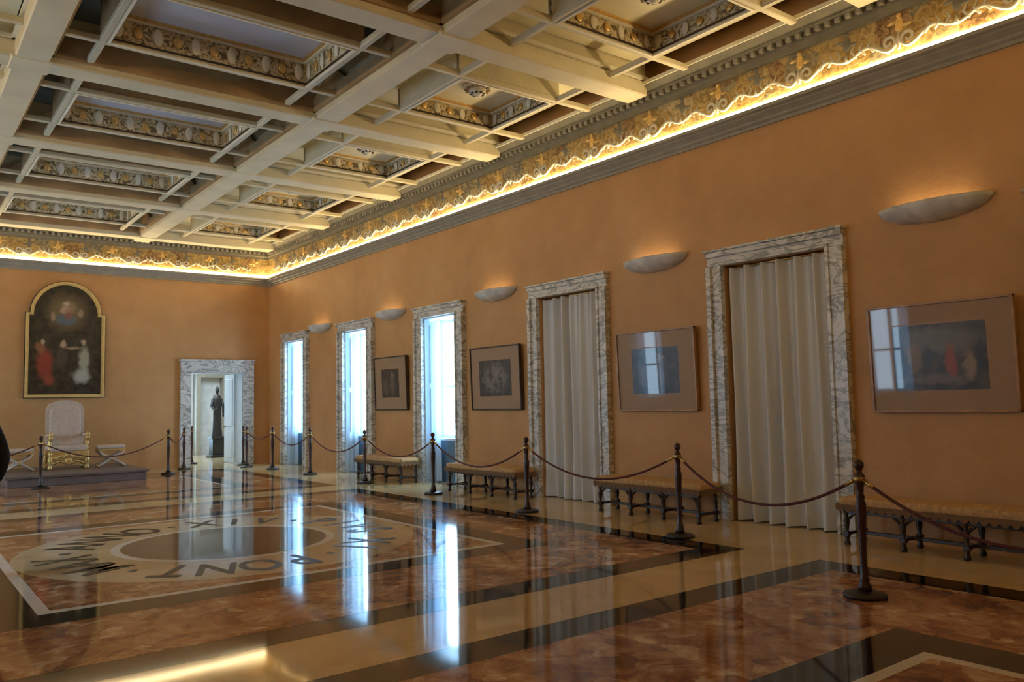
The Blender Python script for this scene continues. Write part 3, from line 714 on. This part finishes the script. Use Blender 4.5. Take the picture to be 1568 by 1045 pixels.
for k in range(1,12):
    t=k/12; bp.append((0.40-0.8*t,1.46+0.14*math.sin(pi*t)**0.7))
bp+=[(-0.40,1.40),(-0.40,0.62)]
b.extr_xz(bp,0.24,0.33,M_creamfab)
b.sell((0,0.24,1.0),0.34,0.05,0.48,M_creamfab,n=0.45,seg=28)
b.obj('gilded_throne',(3.50,21.6,zD))
def stool(name,x,y,sc=1.0):
    b=MB()
    b.sell((0,0,0.47),0.30,0.24,0.05,M_creamfab,n=0.4,seg=28)
    b.bbox(-0.29,0.29,-0.23,0.23,0.38,0.43,M_gold)
    for yy in(-0.2,0.2):
        for sg in(-1,1):
            b.tube([(sg*0.27,yy,0.40),(sg*0.20,yy,0.30),(0,yy,0.20),(-sg*0.18,yy,0.10),(-sg*0.27,yy,0.035)],[0.03,0.028,0.03,0.028,0.03],M_creamfab,8)
        b.sell((0,yy,0.20),0.06,0.03,0.06,M_gold)
    b.tube([(0,-0.2,0.2),(0,0.2,0.2)],0.02,M_gold); 
    for sg in(-1,1): b.tube([(sg*0.27,-0.2,0.03),(sg*0.27,0.2,0.03)],0.03,M_gold)
    b.obj(name,(x,y,zD))
stool('gilded_stool',4.42,21.5); stool('gilded_stool',2.52,21.5)
# ---------------------------------------------------------------- PERSON
def skinned(name,verts,edges,root,subd=2):
    me=bpy.data.meshes.new(name); me.from_pydata([v[0] for v in verts],edges,[]); me.update()
    o=bpy.data.objects.new(name,me); bpy.context.scene.collection.objects.link(o)
    sk=o.modifiers.new('skin','SKIN'); sk.use_smooth_shade=True
    for i,v in enumerate(verts):
        r=v[1]; me.skin_vertices[0].data[i].radius=r if isinstance(r,tuple) else (r,r)
    me.skin_vertices[0].data[root].use_root=True
    o.modifiers.new('s','SUBSURF').levels=subd; o.modifiers['s'].render_levels=subd
    bpy.context.view_layer.update()
    m2=bpy.data.meshes.new_from_object(o.evaluated_get(bpy.context.evaluated_depsgraph_get()))
    bpy.data.objects.remove(o)
    return m2
person=empty('standing_person',(0.73,9.55,0.01),(0,0,0.35))
V=[((0,0,0.96),(0.17,0.12)),((0,0,1.12),(0.155,0.11)),((0,0.01,1.30),(0.18,0.125)),((0,0,1.42),(0.16,0.10)),((0,0,1.50),(0.062,0.06)),((0,0.015,1.60),(0.055,0.058))]
E=[(0,1),(1,2),(2,3),(3,4),(4,5)]
for sg in(-1,1):
    o=len(V)
    V+=[((sg*0.19,0,1.42),(0.075,0.075)),((sg*0.25,-0.02,1.26),(0.066,0.066)),((sg*0.285,-0.035,1.13),(0.058,0.058)),((sg*0.285,0.02,1.00),(0.05,0.05)),((sg*0.27,0.07,0.88),(0.035,0.03))]
    E+=[(3,o),(o,o+1),(o+1,o+2),(o+2,o+3),(o+3,o+4)]
    o=len(V)
    V+=[((sg*0.10,0,0.86),(0.105,0.11)),((sg*0.11,0.01,0.68),(0.092,0.098)),((sg*0.115,0.015,0.50),(0.074,0.078)),((sg*0.12,-0.01,0.30),(0.07,0.072)),((sg*0.12,-0.02,0.10),(0.058,0.06)),((sg*0.13,0.06,0.055),(0.055,0.05)),((sg*0.135,0.19,0.04),(0.052,0.036))]
    E+=[(0,o)]+[(o+i,o+i+1) for i in range(6)]
bm_=skinned('body',V,E,0)
for m in(M_suit,M_skin,M_iron,M_jacket): bm_.materials.append(m)
for p in bm_.polygons:
    c=p.center; p.use_smooth=True
    p.material_index=1 if c.z>1.53 or (abs(c.x)>0.2 and c.z<0.90) else (2 if c.z<0.12 else (3 if c.z>0.95 or abs(c.x)>0.2 else 0))
place('body',bm_,parent=person)
b=MB()
# jacket skirt and collar
b.lathe([(0.165,1.16),(0.172,1.05),(0.182,0.95),(0.192,0.86),(0.196,0.80),(0.190,0.80)],(0,0,0),M_jacket,36,1.0,0.76)
b.tube([(0.075*math.cos(2*pi*k/20),0.075*math.sin(2*pi*k/20)+0.005,1.505+0.01*math.sin(2*pi*k/20+pi)) for k in range(21)],0.017,M_jacket,8)
b.obj('jacket_hem_and_collar',parent=person)
b=MB()
def headfn(x,y,z):
    if y>0:
        y=y*(0.92); 
        if z<-0.1: x*=1-0.28*min(1,(-z-0.1)); 
        y+=0.10*max(0,1-abs(z+0.85)/0.3)*max(0,1-abs(x)/0.5)
        y-=0.06*max(0,1-abs(z-0.05)/0.18)*max(0,1-abs(abs(x)-0.38)/0.25)
    else:
        if z<-0.4: y*=0.75
    return (x,y,z)
b.sell((0,0.02,1.68),0.077,0.098,0.118,M_skin,seg=32,rings=24,fn=headfn)
b.tube([(0,0.108,1.70),(0,0.122,1.675),(0,0.135,1.655),(0,0.112,1.645)],[0.008,0.011,0.016,0.008],M_skin,8)
for sg in(-1,1):
    b.sell((sg*0.03,0.100,1.69),0.013,0.010,0.009,M_eye,seg=12,rings=8); b.sell((sg*0.03,0.109,1.69),0.006,0.004,0.006,M_hair,seg=10,rings=6)
    b.tube([(sg*0.015,0.112,1.708),(sg*0.032,0.111,1.713),(sg*0.048,0.10,1.706)],[0.003,0.004,0.002],M_hair,6)
    b.sell((sg*0.080,0.01,1.675),0.010,0.020,0.032,M_skin,seg=12,rings=8)
b.sell((0,0.108,1.617),0.024,0.010,0.006,M_lip,seg=14,rings=8); b.sell((0,0.106,1.608),0.020,0.010,0.006,M_lip,seg=14,rings=8)
def hairfn(x,y,z):
    k=1+0.03*math.sin(9*math.atan2(y,x))
    if z<0.15 and y>0.1: return (x*0.9,0.1+(y-0.1)*0.1,max(z,0.0))
    if y<=0.1 and z<-0.75: return (x*0.8,y*0.80,-0.75+(z+0.75)*0.3)
    return (x*k,y*k,z)
b.sell((0,0.006,1.70),0.084,0.103,0.113,M_hair,seg=40,rings=28,fn=hairfn)
b.obj('head',parent=person,recalc=False)
for sg in(-1,1):
    V=[((0,0,0),(0.026,0.02)),((0,0.01,-0.05),(0.036,0.016)),((0,0.015,-0.09),(0.038,0.015))]; E=[(0,1),(1,2)]
    for k,(dx,L) in enumerate(((-0.03,0.062),(-0.010,0.075),(0.011,0.070),(0.030,0.055))):
        o=len(V); V+=[((dx,0.015,-0.098),0.010),((dx*1.1,0.022,-0.10-L*0.4),0.0088),((dx*1.12,0.036,-0.10-L*0.72),0.008),((dx*1.12,0.050,-0.10-L*0.95),0.0068)]
        E+=[(2,o),(o,o+1),(o+1,o+2),(o+2,o+3)]
    o=len(V); V+=[((-0.04,0.02,-0.045),0.011),((-0.058,0.032,-0.075),0.0098),((-0.06,0.04,-0.10),0.0085)]; E+=[(1,o),(o,o+1),(o+1,o+2)]
    hm=skinned('hand',V,E,0,2); hm.materials.append(M_skin)
    for p in hm.polygons: p.use_smooth=True
    h=place('hand_%s'%('r' if sg>0 else 'l'),hm,(sg*0.268,0.075,0.88),(math.radians(15),0,sg*math.radians(80)),person)
    if sg<0: h.scale=(-1,1,1); h.rotation_euler=(math.radians(15),0,math.radians(-80))
# ---------------------------------------------------------------- WORLD & CAMERA
w=bpy.data.worlds.new('World'); bpy.context.scene.world=w; w.use_nodes=True
bg=w.node_tree.nodes['Background']; bg.inputs[0].default_value=(0.50,0.76,1.0,1); bg.inputs[1].default_value=15.0
cam=bpy.data.cameras.new('Camera'); co=bpy.data.objects.new('Camera',cam); bpy.context.scene.collection.objects.link(co)
f=1252.0; cx,cy=784,522.5
d1=Vector((-186-cx,-(634-cy),-f)).normalized()
d2=Vector((2408-cx,-(583-cy),-f)).normalized()
d2=(d2-d1*d1.dot(d2)).normalized(); d3=d2.cross(d1)
R=Matrix((d2,d1,d3))
co.matrix_world=Matrix.Translation((0,0,EYE))@R.to_4x4()
cam.sensor_width=36; cam.lens=36*f/1568; cam.clip_start=0.05
bpy.context.scene.camera=co
vs=bpy.context.scene.view_settings
vs.view_transform='Standard'; vs.look='None'; vs.exposure=0.28
